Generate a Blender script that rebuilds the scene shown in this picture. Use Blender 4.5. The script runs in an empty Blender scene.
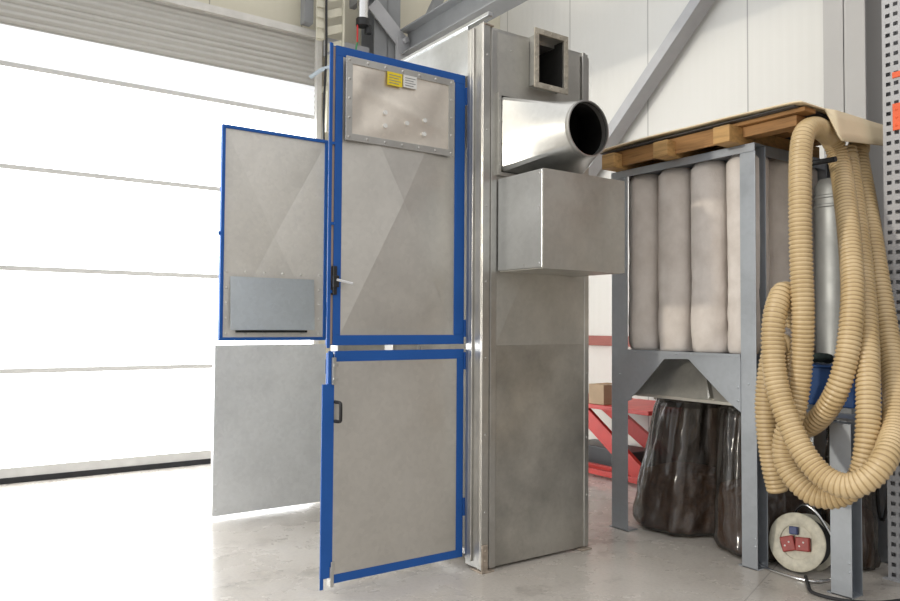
import bpy, bmesh, math, random
from mathutils import Vector, Matrix, noise
random.seed(7)
SC = bpy.context.scene
COL = SC.collection
V = Vector
PI = math.pi

# ---------------------------------------------------------------- camera model (also used to measure the place)
YAW, PIT, ROL, FPX, EYE = math.radians(55.345), math.radians(1.8228), math.radians(-0.3815), 751.27, 1.25
_f = V((math.cos(PIT)*math.cos(YAW), math.cos(PIT)*math.sin(YAW), math.sin(PIT)))
_r = V((math.sin(YAW), -math.cos(YAW), 0))
_d = _f.cross(_r)
RGT = math.cos(ROL)*_r + math.sin(ROL)*_d
DWN = -math.sin(ROL)*_r + math.cos(ROL)*_d
FWD = _f
EYEP = V((0, 0, EYE))
def at(px, py, x):
    """world point of a measured photo position on the vertical plane X = x"""
    d = RGT*((px-450)/FPX) + DWN*((py-300.5)/FPX) + FWD
    return EYEP + d*(x/d.x)
cam_d = bpy.data.cameras.new('camera')
cam = bpy.data.objects.new('camera', cam_d); COL.objects.link(cam)
cam_d.sensor_width = 36; cam_d.lens = 36*FPX/900; cam_d.clip_start = .05; cam_d.clip_end = 200
m = Matrix.Identity(4)
for i in range(3):
    m[i][0] = RGT[i]; m[i][1] = -DWN[i]; m[i][2] = -FWD[i]; m[i][3] = EYEP[i]
cam.matrix_world = m
SC.camera = cam

# ---------------------------------------------------------------- materials
class NT:
    def __init__(s, name):
        s.m = bpy.data.materials.new(name); s.m.use_nodes = True
        s.t = s.m.node_tree; s.b = s.t.nodes['Principled BSDF']
    def n(s, typ, **kw):
        nd = s.t.nodes.new('ShaderNode'+typ)
        for k, v in kw.items():
            if k.startswith('i_'): nd.inputs[k[2:].replace('_', ' ')].default_value = v
            else: setattr(nd, k, v)
        return nd
    def l(s, a, b): s.t.links.new(a, b)
    def obj(s): return s.n('TexCoord').outputs['Object']
    def noise(s, scale, detail=4, rough=.55, vec=None):
        nd = s.n('TexNoise'); nd.inputs['Scale'].default_value = scale
        nd.inputs['Detail'].default_value = detail; nd.inputs['Roughness'].default_value = rough
        s.l(vec if vec is not None else s.obj(), nd.inputs['Vector']); return nd.outputs['Fac']
    def ramp(s, fac, stops):
        r = s.n('ValToRGB'); e = r.color_ramp.elements
        while len(e) < len(stops): e.new(.5)
        for el, (p, c) in zip(e, stops):
            el.position = p; el.color = (c, c, c, 1) if isinstance(c, (int, float)) else (*c, 1)
        s.l(fac, r.inputs['Fac']); return r.outputs['Color']
    def mix(s, fac, a, b, mode='MIX'):
        nd = s.n('Mix', data_type='RGBA', blend_type=mode)
        for sock, v in ((nd.inputs[0], fac), (nd.inputs[6], a), (nd.inputs[7], b)):
            if isinstance(v, (int, float)): sock.default_value = v
            elif isinstance(v, tuple): sock.default_value = (*v, 1)
            else: s.l(v, sock)
        return nd.outputs[2]
    def math(s, op, a, b=None):
        nd = s.n('Math', operation=op)
        for i, v in enumerate((a, b)):
            if v is None: continue
            if isinstance(v, (int, float)): nd.inputs[i].default_value = v
            else: s.l(v, nd.inputs[i])
        return nd.outputs[0]
    def bump(s, h, strength=.2, dist=.01):
        nd = s.n('Bump'); nd.inputs['Strength'].default_value = strength; nd.inputs['Distance'].default_value = dist
        s.l(h, nd.inputs['Height']); s.l(nd.outputs['Normal'], s.b.inputs['Normal'])
    def set(s, **kw):
        for k, v in kw.items():
            k = k.replace('_', ' ')
            sock = s.b.inputs[k]
            if isinstance(v, tuple): sock.default_value = (*v, 1)
            elif isinstance(v, (int, float)): sock.default_value = v
            else: s.l(v, sock)
        return s

def plain(name, col, rough=.5, metal=0., var=.08, scale=8, bump=0, **kw):
    t = NT(name)
    lo = tuple(c*(1-var) for c in col); hi = tuple(min(1, c*(1+var)) for c in col)
    t.set(Base_Color=t.ramp(t.noise(scale), [(.3, lo), (.7, hi)]), Roughness=rough, Metallic=metal, **kw)
    if bump: t.bump(t.noise(scale*6), bump, .004)
    return t.m

def galv(name, col=(.62, .61, .58), rough=.36, metal=.85, stain=.25, spangle=45, brushed=False):
    t = NT(name)
    v = t.n('TexVoronoi'); v.inputs['Scale'].default_value = spangle; t.l(t.obj(), v.inputs['Vector'])
    sp = t.ramp(v.outputs['Color'], [(0, .93), (1, 1.0)])
    st = t.ramp(t.noise(2.2, 6, .65), [(.32, 1-stain), (.62, 1.0)])
    c = t.mix(1, t.mix(1, col, sp, 'MULTIPLY'), st, 'MULTIPLY')
    rr = t.ramp(t.noise(3.5, 5, .6), [(.3, rough*.8), (.7, min(1, rough*1.25))])
    t.set(Base_Color=c, Metallic=metal, Roughness=rr)
    if brushed:
        mp = t.n('Mapping'); mp.inputs['Scale'].default_value = (400, 400, 6); t.l(t.obj(), mp.inputs['Vector'])
        t.bump(t.noise(1, 2, .5, mp.outputs[0]), .08, .002)
    else:
        t.bump(t.noise(3, 3), .12, .01)
    return t.m

M = {}
M['galv'] = galv('galvanised_sheet', (.60, .585, .55))
M['galv_door'] = galv('door_sheet', (.66, .635, .59), .42, .82, .12)
M['galv_blue'] = galv('cold_galvanised_sheet', (.62, .63, .63), .33, .9, .15, brushed=True)
M['galv_dirty'] = galv('weathered_galvanised_sheet', (.60, .58, .53), .40, .85, .38)
M['galv_old'] = galv('dusty_zinc_sheet', (.56, .545, .50), .46, .7, .22)
M['spiral'] = galv('bright_duct_sheet', (.56, .55, .52), .36, .85, .15)
M['post'] = galv('post_zinc', (.43, .46, .50), .42, .7, .12)
M['galv_far'] = galv('lit_far_door_sheet', (.84, .81, .76), .42, .45, .14)  # door sheet lightened: light on the far doors put into the colour
M['galv_far_cool'] = galv('cool_glare_door_sheet', (.86, .88, .89), .36, .35, .14)  # cooler and lighter: glare on the lower far door put into the colour
M['galv_duct'] = galv('dull_duct_zinc', (.46, .47, .46), .52, .6, .12)
M['galv_plate'] = galv('blue_reflection_zinc_plate', (.66, .72, .78), .35, .6, .1)  # bluish reflection on the plate put into its base colour
M['foil'] = galv('thin_vent_membrane', (.82, .75, .66), .40, .72, .08)
M['blue'] = plain('blue_paint', (.018, .10, .37), .55, 0, .06, 5, Specular_IOR_Level=.25)
M['bluedark'] = plain('blue_motor_paint', (.012, .06, .20), .45)
M['seal'] = plain('brown_rubber_seal', (.46, .33, .24), .7)
M['black'] = plain('black_plastic', (.012, .012, .013), .4)
M['rubber'] = plain('black_rubber', (.02, .02, .022), .7)
M['ductshade'] = plain('black_duct_shade', (.018, .017, .015), .95, 0, .3, 12)  # near-black that paints the shade inside the ducts
M['rust'] = plain('rusty_steel', (.36, .30, .24), .75, .2, .35, 30)
M['beigeflange'] = plain('dirty_flange_steel', (.44, .40, .33), .6, .3, .25, 25)
M['chrome'] = plain('bright_steel', (.7, .7, .7), .22, 1, .02)
M['white'] = plain('white_sticker', (.75, .74, .71), .5)
M['yellow'] = plain('yellow_sticker', (.78, .60, .02), .5)
M['steelgrey'] = plain('grey_painted_steel', (.23, .235, .24), .5, 0, .06)
M['steellight'] = plain('light_grey_painted_steel', (.40, .40, .41), .5, 0, .05)
M['colgrey'] = plain('grey_column_paint', (.40, .39, .38), .55, 0, .03, 2)
M['cream'] = plain('cream_plastic', (.62, .59, .48), .5, 0, .1)
M['darkstrip'] = plain('dark_grey_strip', (.085, .085, .095), .6, 0, .1, 1)
M['red'] = plain('red_paint', (.52, .035, .025), .45, 0, .12, 6)
M['socketred'] = plain('dull_red_socket_plastic', (.27, .03, .025), .45, 0, .15, 40)
M['socketblue'] = plain('dull_blue_socket_plastic', (.03, .045, .14), .45)
M['orange'] = plain('orange_paint', (.75, .11, .03), .45)
M['reddark'] = plain('dull_red_brown_paint', (.30, .10, .08), .6)
M['card'] = plain('brown_cardboard', (.42, .30, .19), .8, 0, .08)
M['reeldisc'] = plain('worn_cream_plastic', (.50, .47, .38), .5, 0, .18, 30)
M['greencloth'] = plain('dark_green_cloth', (.018, .03, .028), .9, 0, .3, 30)
M['tie'] = plain('blue_grey_pipe', (.42, .48, .53), .4)
M['redwire'] = plain('red_wire', (.55, .03, .03), .5)
M['greenwire'] = plain('green_wire', (.04, .22, .08), .5)

def wood(name, col):
    t = NT(name)
    mp = t.n('Mapping'); mp.inputs['Scale'].default_value = (14, 2.2, 30); t.l(t.obj(), mp.inputs['Vector'])
    c = t.ramp(t.noise(1.6, 6, .65, mp.outputs[0]), [(.28, tuple(v*.55 for v in col)), (.5, col), (.75, tuple(min(1, v*1.25) for v in col))])
    t.set(Base_Color=c, Roughness=.65); t.bump(t.noise(3, 4, .6, mp.outputs[0]), .2, .004); return t.m
M['wood'] = wood('pallet_wood', (.36, .185, .065))
M['woodend'] = wood('pallet_end_grain', (.46, .27, .10))
M['board'] = plain('cream_hardboard', (.78, .65, .44), .55, 0, .06, 3)
M['gapshade'] = plain('dark_gap_shade', (.10, .10, .10), .8)  # dark colour for the shaded gap under the cover board

t = NT('filter_cloth')
mp = t.n('Mapping'); mp.inputs['Scale'].default_value = (300, 300, 300); t.l(t.obj(), mp.inputs['Vector'])
c = t.ramp(t.noise(5, 5, .6), [(.3, (.60, .54, .49)), (.6, (.72, .66, .61)), (.8, (.77, .72, .67))])
t.set(Base_Color=c, Roughness=.95, Specular_IOR_Level=.15)
t.bump(t.noise(28, 4, .6), .35, .012); M['cloth'] = t.m

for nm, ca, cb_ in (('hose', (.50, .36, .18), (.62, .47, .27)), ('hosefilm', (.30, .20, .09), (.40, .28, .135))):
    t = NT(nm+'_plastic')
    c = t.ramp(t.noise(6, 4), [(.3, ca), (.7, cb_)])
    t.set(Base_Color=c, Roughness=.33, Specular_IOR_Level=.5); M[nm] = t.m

t = NT('dark_bin_liner_plastic')
t.set(Base_Color=(.020, .016, .012), Roughness=.15, Specular_IOR_Level=1.0, Coat_Weight=.7, Coat_Roughness=.12, Coat_IOR=1.75)
t.bump(t.noise(17, 6, .7), .9, .03)
tr = t.n('BsdfTransparent'); tr.inputs['Color'].default_value = (.55, .45, .36, 1)
mx = t.n('MixShader'); mx.inputs[0].default_value = .40
out = t.t.nodes['Material Output']
t.l(t.b.outputs[0], mx.inputs[1]); t.l(tr.outputs[0], mx.inputs[2]); t.l(mx.outputs[0], out.inputs['Surface'])
M['bag'] = t.m
M['chips'] = plain('brown_wood_dust', (.38, .21, .10), .95, 0, .3, 30, .5)

# concrete floor: blotches, fine speckle, scuffs and saw-cut joints
t = NT('concrete_floor')
pos = t.obj()
base = t.ramp(t.noise(.8, 7, .62), [(.30, (.45, .41, .36)), (.52, (.53, .49, .44)), (.72, (.60, .565, .52))])
spk = t.ramp(t.noise(60, 3, .6), [(.35, .88), (.6, 1.0)])
scf = t.ramp(t.noise(3.2, 9, .75), [(.34, .70), (.46, 1.0)])
col = t.mix(1, t.mix(1, base, spk, 'MULTIPLY'), scf, 'MULTIPLY')
sx = t.n('SeparateXYZ'); t.l(pos, sx.inputs[0])
def line(coord, off, per, w):
    fr = t.math('FRACT', t.math('DIVIDE', t.math('SUBTRACT', coord, off), per))
    return t.math('LESS_THAN', fr, w/per)
jx = line(sx.outputs[0], 3.05, 4.0, .006)
ang = t.math('ADD', t.math('MULTIPLY', sx.outputs[0], -.36), sx.outputs[1])
jy = line(ang, .968, 4.0, .007)
col = t.mix(t.math('MULTIPLY', jy, .55), col, (.16, .14, .12))
t.set(Base_Color=col, Roughness=t.ramp(t.noise(2.5, 6, .6), [(.3, .20), (.7, .36)]), Specular_IOR_Level=.5)
t.bump(t.noise(40, 3), .05, .004); M['floor'] = t.m

def panelwall(name, col, axis, off, per, rib, strength):
    t = NT(name); s = t.n('SeparateXYZ'); t.l(t.obj(), s.inputs[0]); co = s.outputs[axis]
    fr = t.math('FRACT', t.math('DIVIDE', t.math('SUBTRACT', co, off), per))
    ln = t.math('LESS_THAN', fr, .012/per)
    c = t.ramp(t.noise(.7, 3), [(.3, tuple(v*.96 for v in col)), (.7, col)])
    t.set(Base_Color=t.mix(ln, c, tuple(v*.55 for v in col)), Roughness=.42, Specular_IOR_Level=.4)
    w = t.math('SINE', t.math('MULTIPLY', co, 2*PI/rib))
    t.bump(t.math('MULTIPLY', w, .5), strength, .004); return t.m
M['wallwhite'] = panelwall('white_sandwich_panel', (.65, .64, .61), 1, 4.615, 1.03, .085, .35)
M['wallcream'] = panelwall('cream_sandwich_panel', (.66, .62, .50), 0, 2.02, .9, .09, .2)

def emit(name, col, s):
    t = NT(name); t.set(Base_Color=(.8, .8, .8), Roughness=.6, Emission_Color=col, Emission_Strength=s); return t.m
M['pane'] = emit('daylight_translucent_panel', (.95, .98, 1.0), 5.0)
M['pane_rib'] = emit('daylight_translucent_ribbed_panel', (.90, .94, 1.0), .32)
M['slat'] = plain('grey_ribbed_slat', (.47, .455, .42), .45, .2, .03)
M['rail'] = plain('door_rail_grey', (.58, .57, .55), .5)
M['doorframe'] = plain('pale_door_frame', (.62, .60, .56), .5)

# ---------------------------------------------------------------- mesh builder
class MB:
    def __init__(s): s.bm = bmesh.new()
    def box(s, x0, x1, y0, y1, z0, z1):
        v = [s.bm.verts.new((x, y, z)) for x in (x0, x1) for y in (y0, y1) for z in (z0, z1)]
        for f in ((0, 1, 3, 2), (4, 6, 7, 5), (0, 4, 5, 1), (2, 3, 7, 6), (0, 2, 6, 4), (1, 5, 7, 3)):
            s.bm.faces.new([v[i] for i in f])
        return s
    def obox(s, c, size, rot):
        c = V(c); R = rot.to_3x3() if hasattr(rot, 'to_3x3') else rot
        v = []
        for sx_ in (-.5, .5):
            for sy in (-.5, .5):
                for sz in (-.5, .5):
                    v.append(s.bm.verts.new(c + R @ V((sx_*size[0], sy*size[1], sz*size[2]))))
        for f in ((0, 1, 3, 2), (4, 6, 7, 5), (0, 4, 5, 1), (2, 3, 7, 6), (0, 2, 6, 4), (1, 5, 7, 3)):
            s.bm.faces.new([v[i] for i in f])
        return s
    def bar(s, p, q, w, h, up=(0, 0, 1)):
        p, q = V(p), V(q); d = (q-p); L = d.length; d.normalize()
        a = V(up).cross(d).normalized(); b = d.cross(a)
        R = Matrix((d, a, b)).transposed()
        return s.obox((p+q)/2, (L, w, h), R)
    def cyl(s, p, q, r, seg=16, r2=None, cap=True):
        p, q = V(p), V(q); r2 = r if r2 is None else r2
        d = (q-p).normalized(); a = d.orthogonal().normalized(); b = d.cross(a)
        A = []; B = []
        for i in range(seg):
            th = 2*PI*i/seg; e = a*math.cos(th)+b*math.sin(th)
            A.append(s.bm.verts.new(p+e*r)); B.append(s.bm.verts.new(q+e*r2))
        for i in range(seg):
            j = (i+1) % seg; s.bm.faces.new((A[i], A[j], B[j], B[i]))
        if cap: s.bm.faces.new(A[::-1]); s.bm.faces.new(B)
        return s
    def sweep(s, pts, rad, seg=12, cap=True, up=None):
        """tube along dense points; rad number or list"""
        n = len(pts); pts = [V(p) for p in pts]
        T = [(pts[min(i+1, n-1)]-pts[max(i-1, 0)]).normalized() for i in range(n)]
        a = T[0].orthogonal().normalized(); rings = []
        for i in range(n):
            a = (a - T[i]*a.dot(T[i])).normalized(); b = T[i].cross(a)
            r = rad[i] if isinstance(rad, (list, tuple)) else rad
            rings.append([s.bm.verts.new(pts[i]+(a*math.cos(2*PI*k/seg)+b*math.sin(2*PI*k/seg))*r) for k in range(seg)])
        for A, B in zip(rings, rings[1:]):
            for k in range(seg):
                j = (k+1) % seg; s.bm.faces.new((A[k], A[j], B[j], B[k]))
        if cap: s.bm.faces.new(rings[0][::-1]); s.bm.faces.new(rings[-1])
        return s
    def rings(s, rs, closed=True, cap=False):
        R = [[s.bm.verts.new(p) for p in r] for r in rs]; n = len(R[0])
        for A, B in zip(R, R[1:]):
            for k in range(n if closed else n-1):
                j = (k+1) % n; s.bm.faces.new((A[k], A[j], B[j], B[k]))
        if cap: s.bm.faces.new(R[0][::-1]); s.bm.faces.new(R[-1])
        return s
    def poly(s, pts):
        s.bm.faces.new([s.bm.verts.new(p) for p in pts]); return s
    def prism(s, pts, vec):
        vec = V(vec); A = [s.bm.verts.new(p) for p in pts]; B = [s.bm.verts.new(V(p)+vec) for p in pts]; n = len(A)
        s.bm.faces.new(A[::-1]); s.bm.faces.new(B)
        for i in range(n):
            j = (i+1) % n; s.bm.faces.new((A[i], A[j], B[j], B[i]))
        return s
    def dome(s, p, n, r, h=.5):
        """a bolt or rivet head"""
        p, n = V(p), V(n).normalized(); a = n.orthogonal().normalized(); b = n.cross(a); rs = []
        for k in (0, .5, .85): 
            rr = r*math.cos(k*PI/2); hh = r*h*2*math.sin(k*PI/2)*.5
            rs.append([p+n*hh+(a*math.cos(2*PI*i/8)+b*math.sin(2*PI*i/8))*rr for i in range(8)])
        R = [[s.bm.verts.new(q) for q in r_] for r_ in rs]
        for A, B in zip(R, R[1:]):
            for k in range(8): s.bm.faces.new((A[k], A[(k+1) % 8], B[(k+1) % 8], B[k]))
        s.bm.faces.new(R[-1]); return s
    def build(s, name, mat, parent=None, smooth=False, bevel=0, solid=0, base=None, angle=40):
        off = base if base is not None else origin(parent)
        if off.length: bmesh.ops.translate(s.bm, verts=s.bm.verts, vec=-off)
        bmesh.ops.recalc_face_normals(s.bm, faces=s.bm.faces)
        me = bpy.data.meshes.new(name); s.bm.to_mesh(me); s.bm.free()
        o = bpy.data.objects.new(name, me); COL.objects.link(o)
        if isinstance(mat, str): mat = M[mat]
        me.materials.append(mat)
        if parent is not None: o.parent = parent
        elif base is not None: o.location = base
        if smooth:
            for p in me.polygons: p.use_smooth = True
            e = me.edges
            me.set_sharp_from_angle(angle=math.radians(angle))
        if solid:
            md = o.modifiers.new('solid', 'SOLIDIFY'); md.thickness = solid; md.offset = 0
        if bevel:
            md = o.modifiers.new('bevel', 'BEVEL'); md.width = bevel; md.segments = 2; md.limit_method = 'ANGLE'; md.angle_limit = math.radians(40)
        return o

def origin(p):
    v = V((0, 0, 0))
    while p is not None: v = v + p.location; p = p.parent
    return v
def thing(name, label, cat, loc, group=None):
    o = bpy.data.objects.new(name, None); COL.objects.link(o); o.location = loc; o.empty_display_size = .1
    return tag(o, label, cat, group)
def tag(o, label, cat, group=None, kind=None):
    o['label'] = label; o['category'] = cat
    if group: o['group'] = group
    if kind: o['kind'] = kind
    return o
def struct(o, label=None, cat=None):
    o['kind'] = 'structure'
    if label: o['label'] = label
    if cat: o['category'] = cat
    return o
def spline(ctrl, step):
    """Catmull-Rom through points, resampled evenly"""
    P = [V(p) for p in ctrl]; P = [P[0]*2-P[1]]+P+[P[-1]*2-P[-2]]; dense = []
    for i in range(1, len(P)-2):
        a, b, c, d = P[i-1:i+3]
        for k in range(40):
            u = k/40
            dense.append(.5*((2*b)+(c-a)*u+(2*a-5*b+4*c-d)*u*u+(3*b-a-3*c+d)*u**3))
    dense.append(P[-2]); out = [dense[0]]; acc = 0
    for p, q in zip(dense, dense[1:]):
        L = (q-p).length
        while acc+L >= step:
            p = p.lerp(q, (step-acc)/L); out.append(p.copy()); L = (q-p).length; acc = 0
        acc += L
    return out

# ---------------------------------------------------------------- the hall
WB, WR = 6.82, 5.4
struct(MB().box(-7, 7.5, -4, 9, -.1, 0).build('floor', 'floor'), 'grey concrete hall floor', 'floor')
w = MB().box(-2.75, 3.07, WB, WB+.15, 4.10, 6.2).box(3.07, WR+.15, WB, WB+.15, 0, 6.2).box(-7, -2.75, WB, WB+.15, 0, 6.2)
struct(w.build('wall_back', 'wallcream'), 'cream panelled wall above the bright roller door', 'wall')
struct(MB().box(WR, WR+.15, -4, WB, 0, 6.2).build('wall_right', 'wallwhite'), 'white panelled wall behind the filter unit', 'wall')

struct(MB().box(WR-.04, WR-.005, -4, 2.47, 0, 6.1).build('wall_strip_1', 'darkstrip'), 'dark grey strip right of the steel column', 'panel')  # thin dark slab over the wall on the near side of the column
struct(MB().box(-6.75, -6.6, -4, 9, 5.5, 6.2).box(-6.75, -6.6, -4, -3, 0, 5.5).box(-6.75, -6.6, 8, 9, 0, 5.5).build('wall_left', 'wallcream'), 'unseen left hall wall, its opening shaped to cut the sunlight', 'wall')  # unseen wall added as a sun blocker, opening edge sets the lit zone
# roller door with translucent panels
DY = 6.74
d1 = bpy.data.objects.new('door_1', None); COL.objects.link(d1); d1.location = (1, DY, 0)
struct(d1, 'bright white translucent industrial door', 'door')
X0, X1 = -2.7, 3.03
zs = [.10, .865, 1.665, 2.455, 3.255]
for a, b in zip(zs, zs[1:]):
    MB().box(X0, X1, DY, DY+.04, a+.02, b-.02).build('door_panel', 'pane', d1)
for z in zs[1:]:
    MB().box(X0, X1, DY-.012, DY+.04, z-.02, z+.02).build('door_rail', 'rail', d1, bevel=.004)
def ribs(z0, z1, mat):
    rs = []; n = int((z1-z0)/.0075)
    for i in range(n+1):
        z = z0+(z1-z0)*i/n; y = DY+.004-.016*abs(math.sin(PI*z/.055))
        rs.append([(X0, y, z), (X1, y, z)])
    MB().rings(rs, closed=False).build('door_slats', mat, d1, smooth=True, angle=60)
ribs(3.275, 3.56, 'pane_rib'); ribs(3.56, 4.03, 'slat')
MB().box(X0, X1+.02, DY-.05, DY+.05, 4.03, 4.10).build('door_lintel', 'doorframe', d1, bevel=.004)
MB().box(X0, X1, DY-.01, DY+.04, .045, .12).build('bottom_rail', 'rail', d1)
MB().box(X0, X1, DY-.015, DY+.05, 0, .045).build('bottom_seal', 'rubber', d1)
MB().box(3.03, 3.085, DY-.06, DY+.05, 0, 4.08).build('door_guide', 'doorframe', d1, bevel=.004)

# steelwork
def hbeam(mb, p, q, w, h, tw=.012, tf=.016, up=(0, 0, 1)):
    p, q = V(p), V(q); d = (q-p).normalized(); a = V(up).cross(d).normalized(); b = d.cross(a)
    mb.bar(p, q, tw, h, up)
    for sgn in (-1, 1): mb.bar(p+b*sgn*(h/2-tf/2), q+b*sgn*(h/2-tf/2), w, tf, up)
    return mb
c1 = hbeam(MB(), (5.2, 2.632, 0), (5.2, 2.632, 6.1), .285, .30, up=(1, 0, 0)).build('steel_column', 'colgrey', bevel=.003)
struct(c1, 'grey steel column against the right wall', 'column')
c2 = hbeam(MB(), (3.72, 6.66, 0), (3.72, 6.66, 6.1), .30, .28, up=(0, 1, 0)).build('steel_column', 'steelgrey', bevel=.003)
struct(c2, 'dark grey steel column right of the bright door', 'column')
b1 = hbeam(MB(), (3.95, 6.5, 4.10), (3.95, .4, 4.10), .22, .26).build('roof_beam', 'steelgrey', bevel=.003)
struct(b1, 'dark grey steel beam running overhead above the cabinet', 'beam')
pA, pB = V((5.27, 3.2, 4.65)), V((5.27, 5.75, 2.30))
br = MB().bar(pA, pB, .10, .16, (1, 0, 0)).build('diagonal_brace', 'steellight', bevel=.004)
struct(br, 'grey diagonal steel brace across the white wall', 'brace')
g = MB().bar((3.52, 6.48, 4.42), (3.90, 6.48, 4.08), .15, .02, (0, 1, 0)).box(3.80, 3.96, 6.46, 6.5, 3.6, 4.14)
g.cyl((3.885, 6.46, 4.12), (3.885, 6.41, 4.12), .03, 6)
struct(g.build('steel_gusset', 'steellight', bevel=.003), 'light grey bolted gusset bracket beside the door', 'bracket')
g = MB().bar((4.06, 6.45, 4.18), (4.34, 6.45, 4.75), .09, .09, (0, 1, 0)).box(3.98, 4.14, 6.46, 6.50, 4.02, 4.26).cyl((4.06, 6.46, 4.2), (4.06, 6.40, 4.2), .03, 6)
struct(g.build('roof_brace', 'steelgrey', bevel=.003), 'dark steel strut bolted above the beam', 'brace')
g = MB().box(3.1, 3.56, 6.6, 6.7, 3.86, 4.02).box(3.2, 3.5, 6.5, 6.6, 3.7, 3.84)
struct(g.build('mounting_plate', 'steellight', bevel=.004), 'grey steel mounting plate below the door drive', 'plate')

# door drive hardware near the corner
dr = thing('door_drive', 'silver door motor with black end cap above the blue door', 'motor', (3.40, 6.45, 4.2))
MB().cyl((3.40, 6.45, 4.22), (3.40, 6.45, 4.75), .055, 20).build('motor_body', 'chrome', dr, smooth=True)
MB().cyl((3.40, 6.45, 4.15), (3.40, 6.45, 4.22), .065, 20).cyl((3.46, 6.45, 4.09), (3.46, 6.45, 4.17), .035, 14).build('end_cap', 'black', dr, smooth=True)
MB().bar((3.40, 6.50, 4.45), (3.40, 6.68, 4.45), .06, .1).build('motor_bracket', 'steelgrey', dr)
MB().sweep(spline([(3.345, 6.45, 4.16), (3.34, 6.44, 4.06), (3.345, 6.45, 3.98)], .01), .009, 8).build('red_wire', 'redwire', dr, smooth=True)
MB().sweep(spline([(3.345, 6.45, 3.98), (3.33, 6.45, 3.90), (3.335, 6.47, 3.8)], .01), .009, 8).build('green_wire', 'greenwire', dr, smooth=True)
ch = thing('door_chain_guide', 'cream slotted guide channel with dark cable beside the door', 'rail', (3.05, 6.55, 3.4))
mb = MB(); mb.box(2.96, 3.03, 6.55, 6.56, 3.95, 5.4)
for k in range(14): mb.box(2.955, 3.035, 6.535, 6.55, 3.97+k*.1, 4.03+k*.1)
mb.build('slotted_channel', 'cream', ch, bevel=.003)
mb = MB().box(3.22, 3.235, 6.5, 6.53, 3.75, 5.2)
for k in range(7):
    z = 3.92+k*.16
    mb.bar((3.06, 6.54, z-.03), (3.24, 6.54, z+.05), .075, .012, (0, 1, 0))
mb.build('spring_bracket', 'cream', ch, bevel=.003)
MB().sweep(spline([(3.05, 6.53, 5.2), (3.045, 6.52, 4.4), (3.055, 6.53, 3.8), (3.045, 6.55, 3.2), (3.10, 6.6, 2.3)], .03), .012, 8).build('cable', 'black', ch, smooth=True)
MB().box(2.86, 2.95, 6.6, 6.70, 4.12, 5.0).build('dark_housing', 'steelgrey', ch)
mb = MB().bar((3.13, 6.62, 3.1), (3.16, 6.62, 3.95), .07, .05, (0, 1, 0)); mb.box(3.09, 3.2, 6.6, 6.70, 3.5, 3.56)
mb.build('tension_bracket', 'cream', ch, bevel=.003)
cp = tag(MB().sweep(spline([(2.93, 6.62, 3.60), (3.03, 6.55, 3.68), (3.15, 6.5, 3.72), (3.3, 6.5, 3.72)], .02), .02, 10).build('conduit_pipe', 'tie', base=V((2.93, 6.62, 3.6)), smooth=True),
         'thin pale blue pipe at the top corner of the bright door', 'pipe')

# ---------------------------------------------------------------- filter cabinet
CX0, CX1, CY0, CY1 = 2.31, 3.07, 3.06, 4.83
cab = thing('filter_cabinet', 'tall galvanised steel filter cabinet with open blue framed doors', 'cabinet', (2.69, 4.0, 0))
def creased(mb, x0, x1, z0, z1, y, dep, t=.004):
    """sheet in the X-Z plane with the four shallow folds meeting in its centre"""
    c = ((x0+x1)/2, y+dep, (z0+z1)/2); q = [(x0, y, z0), (x1, y, z0), (x1, y, z1), (x0, y, z1)]
    for i in range(4): mb.poly([q[i], q[(i+1) % 4], c])
    mb.rings([[(a, b, e) for a, b, e in q], [(a, b+t, e) for a, b, e in q]]).poly([(a, b+t, e) for a, b, e in q])
    return mb
# near side, facing the room
mb = MB().box(2.40, 3.055, CY0, CY0+.02, .015, 1.142)
for z in (.16, .55, .76, .95): mb.dome((3.045, CY0, z), (0, -1, 0), .007)
mb.build('side_panel', 'galv_dirty', cab)
mb = creased(MB(), 2.40, 3.055, 1.1425, 2.45, CY0, -.026, .02); mb.build('side_panel', 'galv_old', cab)
mb = MB().box(2.40, 2.622, CY0, CY0+.02, 2.453, 2.78).box(2.828, 3.0, CY0, CY0+.02, 2.453, 2.78).box(2.622, 2.828, CY0, CY0+.02, 2.453, 2.53)
mb.dome((2.5, CY0, 2.7), (0, -1, 0), .006)
mb.build('side_panel', 'galv_old', cab)
# remaining shell
MB().box(CX1-.02, CX1-.004, CY0+.02, CY1-.02, .05, 2.78).build('back_panel', 'galv', cab)
MB().box(CX0+.02, CX1-.02, CY1-.02, CY1, .05, 2.78).build('side_panel', 'galv', cab)
MB().box(CX0+.014, CX1-.004, CY0+.003, CY1-.003, 2.78, 2.80).build('roof_panel', 'galv', cab)
MB().box(CX0+.02, CX1-.02, CY0+.02, CY1-.02, .05, .08).build('floor_pan', 'galv', cab)
mb = MB().box(CX0, CX0+.012, 3.19, 4.72, 2.565, 2.84); mb.box(CX0-.012, CX0+.02, 3.0, 4.72, 2.825, 2.845)
mb.build('header_panel', 'galv_blue', cab, bevel=.002)
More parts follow.
